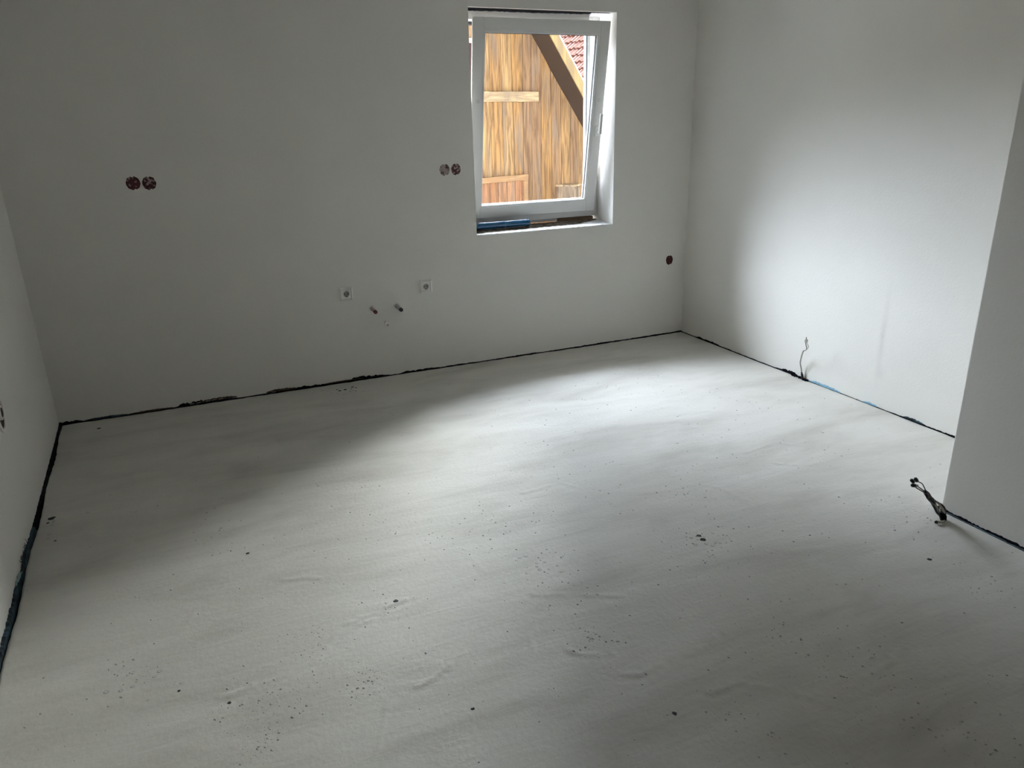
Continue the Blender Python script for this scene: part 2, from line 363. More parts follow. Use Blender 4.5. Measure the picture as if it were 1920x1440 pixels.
def vnoise(x, y, sx, sy, seed):
    g = np.random.default_rng(seed).random((96, 96)); u = (x*sx+20) % 95; v = (y*sy+60) % 95
    i = u.astype(int); j = v.astype(int); fu = u-i; fv = v-j; fu = fu*fu*(3-2*fu); fv = fv*fv*(3-2*fv)
    return (g[i, j]*(1-fu)*(1-fv)+g[i+1, j]*fu*(1-fv)+g[i, j+1]*(1-fu)*fv+g[i+1, j+1]*fu*fv)-0.5
def floor_h(x, y):
    xr = x*0.978 + y*0.208; yr = -x*0.208 + y*0.978
    h = 0.0020*vnoise(xr, yr, 1.3, 2.0, 1) + 0.0016*vnoise(xr, yr, 3.1, 6.0, 2) + 0.0014*vnoise(xr, yr, 6, 17, 4) + 0.0007*vnoise(xr, yr, 13, 33, 5)
    rid = np.abs(vnoise(xr + .3*vnoise(x, y, 2, 2, 8), yr + .25*vnoise(x, y, 2.5, 2.5, 9), 1.4, 3.2, 6))
    h += 0.0008*np.exp(-(rid/0.012)**2) * np.clip(vnoise(x, y, 1.7, 1.7, 7)*4, 0, 1)
    for k, R in enumerate(RIDGES):
        best = np.full(x.shape, 9.0); side = np.zeros(x.shape)
        for (ax, ay), (bx, by) in zip(R, R[1:]):
            dx, dy = bx-ax, by-ay; L2 = dx*dx+dy*dy; t = np.clip(((x-ax)*dx+(y-ay)*dy)/L2, 0, 1)
            ex = x-(ax+t*dx); ey = y-(ay+t*dy); d = np.sqrt(ex*ex+ey*ey); s = np.sign(dx*(y-ay)-dy*(x-ax))
            m = d < best; best = np.where(m, d, best); side = np.where(m, s, side)
        wv = 0.0095*(1+0.5*vnoise(x, y, 25, 25, 20+k)); amp = (0.0010 if k in (3, 12, 16) else 0.0028)*np.clip(0.6+1.5*vnoise(x, y, 17, 17, 40+k)+.9*vnoise(x, y, 60, 60, 70+k), 0, 2)
        h += amp*np.exp(-(best/wv)**2)*np.where(side > 0, 1, .75) - 0.4*amp*np.exp(-((best-0.022)/0.012)**2)*(side < 0)
    return h
nx, ny = 500, 560
uu = np.linspace(0, 1, nx)
ys = np.concatenate([np.linspace(-0.007, -4.3, ny-30), np.linspace(-4.36, YB, 30)])
Y = np.repeat(ys[:, None], nx, 1)
gl = 0.019 + 0.004*np.sin(ys*9) + 0.003*vnoise(ys, ys*0, 30, 1, 11)
x0 = -ys*LWX + gl; x1 = np.full_like(ys, W-0.006)
X = x0[:, None] + (x1-x0)[:, None]*uu[None, :]
Y = Y + 0.003*vnoise(X, Y*0, 22, 1, 12)*(np.abs(Y) < .02)
Z = floor_h(X, Y)
Z -= 0.004*np.exp(-np.abs(Y)/0.02)*(1+vnoise(X, Y, 30, 30, 13))
co = np.stack([X, Y, Z], -1).reshape(-1, 3)
idx = np.arange(nx*ny).reshape(ny, nx)
q = np.stack([idx[1:, :-1], idx[1:, 1:], idx[:-1, 1:], idx[:-1, :-1]], -1).reshape(-1, 4)
# skirts so that the slab has an edge
edge = np.concatenate([idx[0, :], idx[1:, -1], idx[-1, ::-1][1:], idx[::-1, 0][1:-1]])
low = co[edge].copy(); low[:, 2] = -0.05
base = len(co); co = np.vstack([co, low]); ne = len(edge); j = np.arange(ne)
q = np.vstack([q, np.stack([edge[j], edge[(j+1) % ne], base+(j+1) % ne, base+j], -1)])
me = bpy.data.meshes.new('floor'); me.vertices.add(len(co)); me.vertices.foreach_set('co', co.ravel())
me.loops.add(q.size); me.loops.foreach_set('vertex_index', q.ravel().astype(np.int32))
me.polygons.add(len(q)); me.polygons.foreach_set('loop_start', np.arange(0, q.size, 4, dtype=np.int32))
me.polygons.foreach_set('use_smooth', np.ones(len(q), bool)); me.update(calc_edges=True); me.validate()
floor = link('floor', me, None, M['floor'], kind='structure')
bm = bmesh.new(); box(bm, -0.3, W+.3, YB-.3, TH, -0.3, -0.051)
finish('subfloor', bm, M['edge_black'], floor)
def fz(x, y): return float(floor_h(np.array([x]), np.array([y]))[0])

# grains and pits of the screed, with painted shade beside some grains
CL = [(1.879, -2.478, 0.12), (2.547, -2.591, 0.104), (2.685, -2.264, 0.092), (1.23, -2.489, 0.165), (1.596, -2.133, 0.128), (1.025, -2.545, 0.052), (0.914, -2.755, 0.063), (0.838, -2.906, 0.044), (0.478, -2.465, 0.066), (1.848, -2.932, 0.051), (2.482, -3.143, 0.119), (2.458, -3.301, 0.112), (2.46, -3.475, 0.135), (2.581, -3.599, 0.13), (2.527, -3.717, 0.108), (3.646, -1.505, 0.151), (3.532, -2.042, 0.159), (3.278, -0.895, 0.199), (2.389, -1.884, 0.199), (0.798, -1.654, 0.114), (2.027, -3.426, 0.085), (3.388, -2.764, 0.13), (1.877, -2.128, 0.132), (0.794, -2.768, 0.093), (1.141, -2.8, 0.047), (1.896, -2.739, 0.11), (1.414, -1.904, 0.113), (0.148, -1.567, 0.043), (3.209, -3.261, 0.091), (2.378, -2.717, 0.117)]
NP = 5200
px = []; py = []
for i in range(NP):
    if rng.random() < 0.50:
        c = CL[rng.integers(len(CL))]; px.append(c[0]+rng.normal()*c[2]*.8); py.append(c[1]+rng.normal()*c[2]*.8)
    else: px.append(rng.uniform(0.1, W-.05)); py.append(rng.uniform(-3.9, -0.1))
px = np.array(px); py = np.array(py)
ok = (px > 0.22) & (px < W-.02) & (py < -0.03) & ~((px > KX-.02) & (py < KY+.02)); px = px[ok]; py = py[ok]
pz = floor_h(px, py)
bg_ = bmesh.new(); bp_ = bmesh.new()
def blob(bm, x, y, z, r, h, n=7, flat=False):
    c = bm.verts.new((x, y, z+h)); a0 = random.random()*6
    ring = []; mid = []
    for k in range(n):
        a = a0+2*math.pi*k/n; rr = r*random.uniform(.75, 1.25)
        ring.append(bm.verts.new((x+rr*math.cos(a), y+rr*math.sin(a), z-0.0006)))
        if not flat: mid.append(bm.verts.new((x+.6*rr*math.cos(a), y+.6*rr*math.sin(a), z+h*.8)))
    if flat:
        for k in range(n): bm.faces.new((ring[k], ring[(k+1) % n], c))
    else:
        for k in range(n):
            bm.faces.new((ring[k], ring[(k+1) % n], mid[(k+1) % n], mid[k])); bm.faces.new((mid[k], mid[(k+1) % n], c))
for x, y, z in zip(px, py, pz):
    r = 0.0010+0.0027*random.random()**3; t = random.random()
    if t < 0.5: blob(bg_, x, y, z, r*1.3, r*0.9)
    else: blob(bp_, x, y, z, r*.8, 0.0004, 6, True)
    if t < 0.22: blob(bp_, x+.7*r, y-1.3*r, z, r*.8, 0.0004, 6, True)  # dark disc paints the grain's shade on the side away from the window
finish('screed_grains', bg_, M['grit'], floor, smooth=True, kind='stuff')
finish('screed_pinholes', bp_, M['pit'], floor, kind='stuff')
bm = bmesh.new()
for x, y, r in [(2.522, -2.557, .0085), (2.520, -2.586, .0095), (0.871, -1.905, .006), (0.754, -2.722, .005), (0.621, -2.609, .004), (1.385, -3.041, .005), (1.888, -3.294, .006), (1.317, -2.458, .008), (3.18, -3.061, .007),
                (1.557, -.13, .006), (1.569, -.159, .009), (1.603, -.154, .010), (1.657, -.125, .009), (1.676, -.146, .006), (1.627, -.2, .005), (1.660, -.206, .005), (1.64, -.16, .005),
                (0.215, -0.16, .009), (0.118, -1.235, .013), (0.110, -1.275, .006), (0.16, -1.46, .005)]:
    blob(bm, x, y, fz(x, y)+.0016, r*1.15, 0.0004, 12, True)
finish('black_spots', bm, M['pit_black'], floor, kind='stuff')
bm = bmesh.new()
for cx, cy, nn, sp in [(2.52, -2.60, 12, .05), (1.88, -2.47, 12, .055), (1.55, -.19, 8, .06), (0.15, -1.32, 8, .05), (0.55, -2.52, 8, .05)]:
    for i in range(nn):
        x = max(0.13, cx+random.gauss(0, sp)); y = min(-.05, cy+random.gauss(0, sp)); z = fz(x, y)
        r = random.uniform(.004, .0085); n = 12; a = [bm.verts.new((x+r*math.cos(t*2*math.pi/n), y+r*math.sin(t*2*math.pi/n), z+.0006)) for t in range(n)]
        b2 = [bm.verts.new((x+.55*r*math.cos(t*2*math.pi/n), y+.55*r*math.sin(t*2*math.pi/n), z+.0011)) for t in range(n)]
        for t in range(n): bm.faces.new((a[t], a[(t+1) % n], b2[(t+1) % n], b2[t]))
finish('droplet_rings', bm, M['ring_grey'], floor, kind='stuff')

# ---------------------------------------------------------------- edge strips along the walls
def ragged_strip(name, P0, P1, nrm, zones, matl, parent=None, thick=0.006, zlow=-0.045, step=0.008, jag=0.35, **props):
    """upright strip standing in the joint; zones = [(distance, height above floor)]"""
    P0 = Vector(P0); P1 = Vector(P1); L = (P1-P0).length; d = (P1-P0)/L; nrm = Vector(nrm)
    n = max(2, int(L/step)); bm = bmesh.new(); A = []; B = []; A2 = []; B2 = []
    ds = [z[0] for z in zones]; hs = [z[1] for z in zones]; prev = 0
    for i in range(n+1):
        s = L*i/n; h = float(np.interp(s+(P0-Vector(P0)).length, ds, hs)); prev = 0.5*prev + random.uniform(-1, 1)*jag
        h = max(h*(1+prev), -0.004)
        p = P0+d*s
        A.append(bm.verts.new(p+nrm*0.0002+Vector((0, 0, zlow)))); B.append(bm.verts.new(p+nrm*0.0002+Vector((0, 0, h))))
        A2.append(bm.verts.new(p+nrm*thick+Vector((0, 0, zlow)))); B2.append(bm.verts.new(p+nrm*thick*(.7)+Vector((0, 0, h-.0015))))
    for i in range(n):
        bm.faces.new((A2[i], A2[i+1], B2[i+1], B2[i])); bm.faces.new((B[i], B2[i], B2[i+1], B[i+1])); bm.faces.new((A[i], B[i], B[i+1], A[i+1]))
    return finish(name, bm, matl, parent, **props)
# back wall: heights read off the ragged plaster edge
zb_ = [(0, .016), (.10, .014), (.14, .004), (.24, .003), (.44, .004), (.60, .004), (.62, .004), (.66, .020), (.72, .024), (.80, .016), (.90, .012), (.98, .003), (1.15, .004), (1.21, .010), (1.30, .012), (1.42, .012), (1.55, .012), (1.62, .012),
       (1.75, .020), (1.85, .016), (1.93, .004), (2.00, .002), (2.03, .009), (2.2, .010), (2.27, .004), (2.42, .006), (2.58, .004), (2.7, .003), (2.9, .006), (3.2, .003), (3.6, .006), (3.75, .003), (3.95, .006), (4.2, .005), (4.27, .010)]
t1 = ragged_strip('trim_1', (0.0, 0, 0), (W, 0, 0), (0, -1, 0), zb_, M['edge_black'], kind='structure')
def sub_strip(x0, x1, h0, h1, matl, nm):
    bm = bmesh.new(); n = max(4, int((x1-x0)/.007)); lo = []; hi = []
    for i in range(n+1):
        x = x0+(x1-x0)*i/n; t = math.sin(math.pi*i/n)**.5; lo.append((x, h0)); hi.append((x, h0+(h1-h0)*t*random.uniform(.7, 1.1)+.0005))
    prism(bm, lo+hi[::-1], 'y', -0.0075, -0.0003); return finish(nm, bm, matl, t1)
sub_strip(.12, .36, .002, .013, M['edge_teal'], 'teal_foam')
sub_strip(.36, .60, .004, .010, M['edge_brown'], 'mortar_edge')
sub_strip(.74, .97, .010, .024, M['edge_brown'], 'mortar_edge')
sub_strip(1.14, 1.32, .008, .022, M['edge_brown'], 'mortar_edge')
sub_strip(1.50, 1.76, .008, .013, M['edge_brown'], 'mortar_edge')
bm = bmesh.new()                                        # pale curls of plaster in the gap
for cx, cz in ((.71, .009), (.745, .010), (.80, .013), (.835, .015), (.875, .014)):
    tube(bm, [(cx-.012, -.008, cz-.003), (cx-.006, -.0095, cz+.003), (cx+.003, -.0095, cz+.001), (cx+.011, -.009, cz+.005)], .0013, 6)
finish('plaster_curls', bm, M['grey_plastic'], t1)
# right wall
zr_ = [(0, .004), (.20, .004), (.24, .012), (.40, .012), (.47, .006), (.8, .004), (1.05, .004), (1.12, .014), (1.2, .018), (1.25, .008), (1.31, .010), (1.36, .002), (1.7, .002), (1.95, .003), (2.1, .010), (2.2, .004), (2.35, .009), (2.5, .006), (2.8, .005)]
t2 = ragged_strip('trim_2', (W, 0, 0), (W, -2.81, 0), (-1, 0, 0), zr_, M['edge_black'], kind='structure')
def sub_right(d0, d1, h0, h1, matl, nm):
    bm = bmesh.new(); n = max(4, int((d1-d0)/.008)); lo = []; hi = []
    for i in range(n+1):
        y = -(d0+(d1-d0)*i/n); t = math.sin(math.pi*i/n)**.6; lo.append((y, h0)); hi.append((y, h0+(h1-h0)*t*random.uniform(.6, 1.1)+.0005))
    prism(bm, lo+hi[::-1], 'x', W-.0072, W-.0003); return finish(nm, bm, matl, t2)
sub_right(1.34, 1.60, .003, .016, M['edge_blue'], 'pale_blue_foam')
sub_right(1.76, 1.86, .004, .013, M['edge_blue'], 'pale_blue_foam')
sub_right(2.03, 2.16, .006, .016, M['edge_teal'], 'teal_foam')
# left wall: wide open joint; black at the back, blue-grey foam nearer
e = 0.0
t3 = ragged_strip('trim_3', (lx(0), 0, 0), (lx(-1.30), -1.30, 0), (1, LWX, 0), [(0, .006), (.3, .004), (.9, .006), (1.3, .008)], M['edge_black'], thick=.017, jag=.4, kind='structure')
t4 = ragged_strip('trim_4', (lx(-1.30), -1.30, 0), (lx(-2.5), -2.5, 0), (1, LWX, 0), [(0, .008), (.1, .012), (.25, .024), (.35, .012), (.5, .016), (1.2, .012)], M['edge_teal'], thick=.015, jag=.3, kind='structure')
bm = bmesh.new()                                        # frayed tuft
for i in range(46):
    y = -1.50-.17*random.random(); z0 = .010; h = random.uniform(.012, .042)
    a = (lx(y)+.004, y, z0); b = (lx(y)+.007+random.uniform(0, .004), y+random.uniform(-.012, .012), z0+h*.6); c = (lx(y)+.005, y+random.uniform(-.02, .02), z0+h)
    tube(bm, [a, b, c], .0008, 5)
finish('frayed_fibres', bm, M['edge_teal'], t4)
bm = bmesh.new(); lo = []; hi = []
for i in range(21):
    y = -1.68-.16*i/20; lo.append((y, .010)); hi.append((y, .010+.022*math.sin(math.pi*i/20)*random.uniform(.6, 1.1)+.0005))
prism(bm, lo+hi[::-1], 'x', lx(-1.75)+.0035, lx(-1.75)+.0055)
M['edge_mint'] = mat('mint_foam', (0.35, 0.52, 0.50), 0.8, noise=.3, nscale=50)
finish('mint_film', bm, M['edge_mint'], t4)
# projecting wall
t5 = ragged_strip('trim_5', (KX, KY-.002, 0), (KX, -4.4, 0), (-1, 0, 0), [(0, .014), (.05, .010), (.15, .012), (.3, .010), (.42, .015), (.8, .010), (1.6, .010)], M['edge_black'], thick=.007, jag=.35, kind='structure')
bm = bmesh.new(); lo = []; hi = []
for i in range(80):
    y = KY-.01-.75*i/79; lo.append((y, .0005)); hi.append((y, .004+.0035*abs(math.sin(i*.31))*random.uniform(.5, 1.2)))
prism(bm, lo+hi[::-1], 'x', KX-.0105, KX-.0072)
finish('blue_grey_film', bm, mat('blue_grey_film', (0.16, 0.22, 0.27), .5, noise=.7, nscale=60), t5)
bm = bmesh.new(); tube(bm, [(KX-.002, KY+.003, .012), (KX-.018, KY+.010, .012), (KX-.028, KY-.004, .003)], .0035, 6); tube(bm, [(KX-.003, KY+.004, .002), (KX-.012, KY+.006, .013), (KX-.02, KY, .010)], .003, 6)
finish('torn_strip_end', bm, M['edge_black'], t5)

# ---------------------------------------------------------------- window ledge
wnd = empty('window_1', (0, 0, 0), kind='structure')
def ledge():
    bm = bmesh.new(); nx_, ny_ = 120, 26; g = []
    for j in range(ny_+1):
        row = []
        for i in range(nx_+1):
            x = WL+.0005+(WR-WL-.001)*i/nx_; y = -0.002+.2295*j/ny_
            z = .8765+.012*(j/ny_)+random.uniform(-.0012, .0012)+(.004 if x < 2.75 and j > 5 else 0)*0
            if j == 0: z -= .004+.004*random.random(); y -= .0015+.002*random.random()*(1 if random.random() < .3 else .3)
            row.append(bm.verts.new((x, y, z)))
        g.append(row)
    for j in range(ny_):
        for i in range(nx_): bm.faces.new((g[j][i], g[j][i+1], g[j+1][i+1], g[j+1][i]))
    return finish('ledge_plaster', bm, M['plaster'], wnd, smooth=True)
ledge()
bm = bmesh.new()                                         # ragged dirt band behind the white front edge
nA = 90; front = []; 
for i in range(nA+1):
    x = WL+.004+(WR-WL-.02)*i/nA; t = i/nA
    front.append((x, (.045+.07*t if t < .8 else .10+.09*(t-.8)/.2*1.0)+random.uniform(-.010, .010)))
top = [bm.verts.new((x, y, .8785+.012*(y/.228)+.0012)) for x, y in front]; back = [bm.verts.new((x, .2275, .8935)) for x, y in front]
for i in range(nA): bm.faces.new((top[i], top[i+1], back[i+1], back[i]))
for i in range(150):                                       # crumbs
    k = random.randrange(nA); x, y = front[k]; yy = random.uniform(y-.015, .22); blob(bm, x, yy, .8785+.012*yy/.228+.001, random.uniform(.002, .006), random.uniform(.001, .004))
finish('ledge_dirt', bm, M['dirt'], wnd)
bm = bmesh.new()                                        # knobbly plaster nibs on the front edge
for i in range(26):
    x = random.choice([random.uniform(WL+.01, WR-.01), random.uniform(3.3, 3.6), random.uniform(2.6, 2.75)]); r = random.uniform(.003, .007)
    bmesh.ops.create_icosphere(bm, subdivisions=1, radius=r, matrix=Matrix.Translation((min(max(x, WL+.008), WR-.008), -.0015, .873+random.uniform(-.002, .002))) @ Matrix.Diagonal((1.5, .5, .8, 1)))
finish('plaster_nibs', bm, M['plaster'], wnd, smooth=True)
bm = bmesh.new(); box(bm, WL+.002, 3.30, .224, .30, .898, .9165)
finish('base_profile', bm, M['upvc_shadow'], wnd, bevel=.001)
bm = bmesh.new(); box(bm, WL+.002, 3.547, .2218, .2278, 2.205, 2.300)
finish('head_profile', bm, mat('grey_profile', (.40, .39, .36), .5), wnd)  # grey cover added over the white frame head, shade put into its colour
bm = bmesh.new(); box(bm, 3.302, 3.60, .230, .30, .893, .913)
finish('packing_wood', bm, M['raw_wood'], wnd, bevel=.002)

# ---------------------------------------------------------------- fixed window frame
FT = 2.256
bm = bmesh.new()
def framebox(bm, x0, x1, z0, z1, bl, br, bb, bt, ya, yb):
    box(bm, x0, x0+bl, ya, yb, z0, z1); box(bm, x1-br, x1, ya, yb, z0, z1)
    box(bm, x0+bl, x1-br, ya, yb, z0, z0+bb); box(bm, x0+bl, x1-br, ya, yb, z1-bt, z1)
framebox(bm, WL+.001, WR-.001, .917, FT, .046, .050, .054, .045, YF, .272)
finish('frame', bm, M['upvc'], wnd, bevel=.0015)
bm = bmesh.new()
framebox(bm, WL+.001, WR-.001, .917, FT, .072, .076, .080, .050, .272, .305)
finish('frame', bm, M['upvc'], wnd, bevel=.0015)
bm = bmesh.new()
framebox(bm, WL+.066, WR-.071, .991, FT-.043, .0055, .0055, .0055, .0055, .265, .272)
finish('frame_gasket', bm, M['gasket'], wnd)
bm = bmesh.new()                                         # outer shutter rails against the outside reveal
box(bm, WR-.030, WR-.002, .3052, .312, .93, 2.25); box(bm, WL+.002, WL+.030, .3052, .312, .93, 2.25)
finish('shutter_rail', bm, M['gasket'], wnd)
bm = bmesh.new()
box(bm, WR-.024, WR-.001, .312, .34, .93, 2.25); box(bm, WL+.001, WL+.024, .312, .34, .93, 2.25)
finish('shutter_rail', bm, M['sheet_white'], wnd)
bm = bmesh.new(); box(bm, WL+.001, WR-.001, .3055, .50, 2.206, 2.222); finish('shutter_slat', bm, M['sheet_white'], wnd)
bm = bmesh.new(); box(bm, WL+.001, WR-.001, .3055, .50, 2.2225, 2.314); box(bm, WL+.001, WR-.001, .37, .42, 2.187, 2.2055); finish('shutter_box', bm, M['gasket'], wnd)
bm = bmesh.new(); box(bm, WL, WR, .3055, .42, .93, .945)
finish('outer_sill', bm, M['sheet_white'], wnd, bevel=.002)

# ---------------------------------------------------------------- tilted sash (hinged at the bottom)
SX0, SX1, SH = 2.624, 3.591, 1.243; SW = SX1-SX0
sash = empty('sash', (SX0, 0.20, 0.958), (math.radians(9.0), 0, 0)); sash.parent = wnd
# local: x 0..SW, z 0..SH, y 0 (room side) .. +.07
bm = bmesh.new()
bw = .070
framebox(bm, 0, SW, 0, SH, bw, bw, bw, bw, 0, .016)
framebox(bm, .020, SW-.020, .020, SH-.020, bw-.020+.012, bw-.020+.012, bw-.020+.012, bw-.020+.012, .016, .062)
finish('sash_frame', bm, M['upvc'], sash, bevel=.0022)
bm = bmesh.new()                                       # glazing beads, sloped towards the glass
x0, x1, z0, z1 = bw, SW-bw, bw, SH-bw
o_, i_ = .0, .016
A = [(x0, z0), (x1, z0), (x1, z1), (x0, z1)]
def ring(off, y): return [bm.verts.new((x, y, z)) for x, z in ((x0+off, z0+off), (x1-off, z0+off), (x1-off, z1-off), (x0+off, z1-off))]
r0, r1, r2, r3 = ring(0, .002), ring(.012, .002), ring(.017, .008), ring(.0185, .026)
for P, Q in ((r0, r1), (r1, r2), (r2, r3)):
    for k in range(4): bm.faces.new((P[k], P[(k+1) % 4], Q[(k+1) % 4], Q[k]))
finish('glazing_bead', bm, M['upvc'], sash)
bm = bmesh.new(); framebox(bm, bw+.0185, SW-bw-.0185, bw+.0185, SH-bw-.0185, .003, .003, .003, .003, .024, .034)
finish('glass_gasket', bm, mat('grey_gasket', (.12, .12, .13), .6), sash)
bm = bmesh.new(); box(bm, bw+.015, SW-bw-.015, .028, .030, bw+.015, SH-bw-.015)
finish('glass_pane', bm, M['glass'], sash)
bm = bmesh.new(); box(bm, bw+.015, SW-bw-.015, .044, .046, bw+.015, SH-bw-.015)
finish('glass_pane', bm, M['glass'], sash)
bm = bmesh.new(); framebox(bm, .003, SW-.003, .003, SH-.003, .005, .005, .005, .005, .016, .021)
finish('sash_gasket', bm, M['gasket'], sash)
# handle: rose + neck + upright lever (sash tilted: lever points up)
bm = bmesh.new(); box(bm, SW-.052, SW-.022, -.009, 0.0, .520, .592)
finish('handle_rose', bm, M['upvc'], sash, bevel=.004)
bm = bmesh.new(); disc_ring(bm, [(.0105, 0), (.0105, .034), (.0085, .040)], (0, -1, 0), (SW-.037, -.008, .553), 20)
prism(bm, [(SW-.047, .541), (SW-.027, .541), (SW-.0265, .672), (SW-.031, .678), (SW-.043, .678), (SW-.0475, .672)], 'y', -.056, -.042)
finish('handle', bm, M['upvc'], sash, bevel=.003)
# faint yellowish marks left on both stiles
for mx_ in (.043, SW-.040):
    bm = bmesh.new(); n = 16
    for k in range(n):
        a, b2 = 2*math.pi*k/n, 2*math.pi*(k+.8)/n
        vs = [bm.verts.new((mx_+r*math.cos(t), -.0006, .758+r*math.sin(t))) for r, t in ((.010, a), (.010, b2), (.0075, b2), (.0075, a))]; bm.faces.new(vs)
    finish('glue_mark', bm, mat('yellow_glue', (.50, .47, .33), .6), sash)

# ---------------------------------------------------------------- blue tube on the ledge
tb = empty('plastic_tube', (2.632, .112, .9175), (0, 0, math.radians(1.5)), label='blue plastic tube in two sections lying on the plaster window ledge', category='tube')
bm = bmesh.new(); disc_ring(bm, [(.0215, 0), (.0235, .003), (.0235, .206), (.0228, .209)], (1, 0, 0), (0, 0, 0), 36)
finish('tube_section', bm, M['blue_plastic'], tb, smooth=False, bevel=.001)
bm = bmesh.new(); disc_ring(bm, [(.0222, 0), (.0226, .002), (.0226, .165), (.0242, .168), (.0242, .186), (.021, .190)], (1, 0, 0), (.2095, 0, 0), 36)
finish('tube_section', bm, M['blue_plastic'], tb, bevel=.001)
bm = bmesh.new(); disc_ring(bm, [(.0244, 0), (.0244, .004)], (1, 0, 0), (.2065, 0, 0), 36)
finish('joint_ring', bm, mat('light_blue_plastic', (.03, .16, .30), .3), tb)
for o in tb.children:
    for p in o.data.polygons: p.use_smooth = abs(p.normal.x) < .5

# ---------------------------------------------------------------- Schuko sockets
def socket():
    r = empty('wall_socket', (0, 0, 0))
    s = .0425; bm = bmesh.new()
    def sq(h, y): return [bm.verts.new((a*h, y, b*h)) for a, b in ((-1, -1), (1, -1), (1, 1), (-1, 1))]
    q0, q1, q2, q3, q4 = sq(s, -.0002), sq(s, -.0045), sq(s-.0085, -.0135), sq(.0298, -.0125), sq(.0292, -.004)
    for P, Q in ((q0, q1), (q1, q2), (q2, q3), (q3, q4)):
        for k in range(4): bm.faces.new((P[k], P[(k+1) % 4], Q[(k+1) % 4], Q[k]))
    bm.faces.new(q0[::-1])
    finish('cover_frame', bm, M['white_plastic'], r, bevel=.0009)
    # insert plate with the round well
    bm = bmesh.new(); n = 40; R = .0195; cz = 0.0
    def P(t, rad, y): return (rad*math.cos(t), y, cz+rad*math.sin(t))
    outer = []; inn = []; wl_ = []
    for k in range(n):
        t = 2*math.pi*k/n; c, s_ = math.cos(t), math.sin(t); f = .0274/max(abs(c), abs(s_))
        outer.append(bm.verts.new((f*c, -.0118, f*s_))); inn.append(bm.verts.new(P(t, R, -.0118))); wl_.append(bm.verts.new(P(t, R-.001, -.0008)))
    for k in range(n):
        k2 = (k+1) % n
        bm.faces.new((outer[k], outer[k2], inn[k2], inn[k])); bm.faces.new((inn[k], inn[k2], wl_[k2], wl_[k]))
    for k in range(n):
        pass
    finish('insert', bm, M['white_plastic'], r)
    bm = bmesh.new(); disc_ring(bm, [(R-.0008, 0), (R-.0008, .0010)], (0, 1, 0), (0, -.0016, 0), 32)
    finish('well_floor', bm, mat('well_plastic', (.46, .44, .40), .4) if 'wellm' not in M else M['wellm'], r)  # white well floor coloured grey for the shade of a deep recess
    for hx in (-.0095, .0095):
        bm = bmesh.new(); disc_ring(bm, [(.0034, 0), (.0029, .001)], (0, -1, 0), (hx, -.0018, 0), 14); finish('pin_hole', bm, M['black_plastic'], r)
    bm = bmesh.new(); disc_ring(bm, [(.0018, 0), (.0018, .001)], (0, -1, 0), (0, -.0018, 0), 12); finish('screw', bm, M['grey_plastic'], r)
    bm = bmesh.new(); box(bm, -.0035, .0035, -.009, .001, -.0192, -.0150); finish('earth_contact', bm, M['black_plastic'], r)
    bm = bmesh.new(); box(bm, -.0035, .0035, -.009, .001, .0155, .0192); finish('earth_contact', bm, M['grey_plastic'], r)
    return r
def copy_tree(o, parent=None):
    c = o.copy(); COL.objects.link(c); c.parent = parent
    for ch in list(o.children): copy_tree(ch, c)
    return c
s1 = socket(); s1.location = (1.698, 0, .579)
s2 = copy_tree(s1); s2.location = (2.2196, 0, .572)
for o, l in ((s1, 'white square wall socket left of the capped water pipes'), (s2, 'white square wall socket right of the capped water pipes, nearer the window')):
    o['label'] = l; o['category'] = 'socket'; o['group'] = 'white wall sockets above the pipe stubs'

# ---------------------------------------------------------------- red box covers smeared with plaster
def box_cover(x, z, rx, rz, seed, cover, label, red=(.055, .004, .006)):
    r = empty('junction_box_cover', (x, 0, z), label=label, category='box cover', group='plaster-smeared red box covers on the back wall')
    bm = bmesh.new(); n = 40; f = []; b2 = []
    for k in range(n):
        t = 2*math.pi*(k+.5)/n; rr = 1.0
        for tt in (math.pi/2+.05, -math.pi/2+.12):
            d = abs((t-tt+math.pi) % (2*math.pi)-math.pi)
            if d < .14: rr = .84
        rr *= 1-.05*abs(math.sin(4*t))
        rr *= random.uniform(.97, 1.02)
        f.append((rx*rr*math.cos(t), rz*rr*math.sin(t)))
    c = bm.verts.new((0, -.0014, 0)); F = [bm.verts.new((a, -.0018, b)) for a, b in f]; B = [bm.verts.new((a*1.01, -.0001, b*1.01)) for a, b in f]
    for k in range(n): bm.faces.new((F[k], F[(k+1) % n], c)); bm.faces.new((F[k], B[k], B[(k+1) % n], F[(k+1) % n]))
    finish('cover', bm, cap_material('cap_'+str(seed), red, seed, cover), r)
    return r
box_cover(.611, 1.3087, .0370, .0375, 1.3, .56, 'dark red round box cover, left of the far left pair')
box_cover(.690, 1.3048, .0355, .0375, 4.7, .54, 'dark red round box cover, right of the far left pair')
box_cover(2.3925, 1.3012, .034, .0375, 9.1, .44, 'box cover mostly hidden by grey plaster, left of the pair beside the window', (.05, .02, .02))
box_cover(2.468, 1.3013, .033, .0375, 2.2, .50, 'red box cover partly smeared with plaster, nearest the window reveal', (.075, .006, .010))
box_cover(4.130, .5733, .031, .0370, 6.4, .60, 'single dark red box cover low on the back wall near the right corner', (.06, .004, .005))
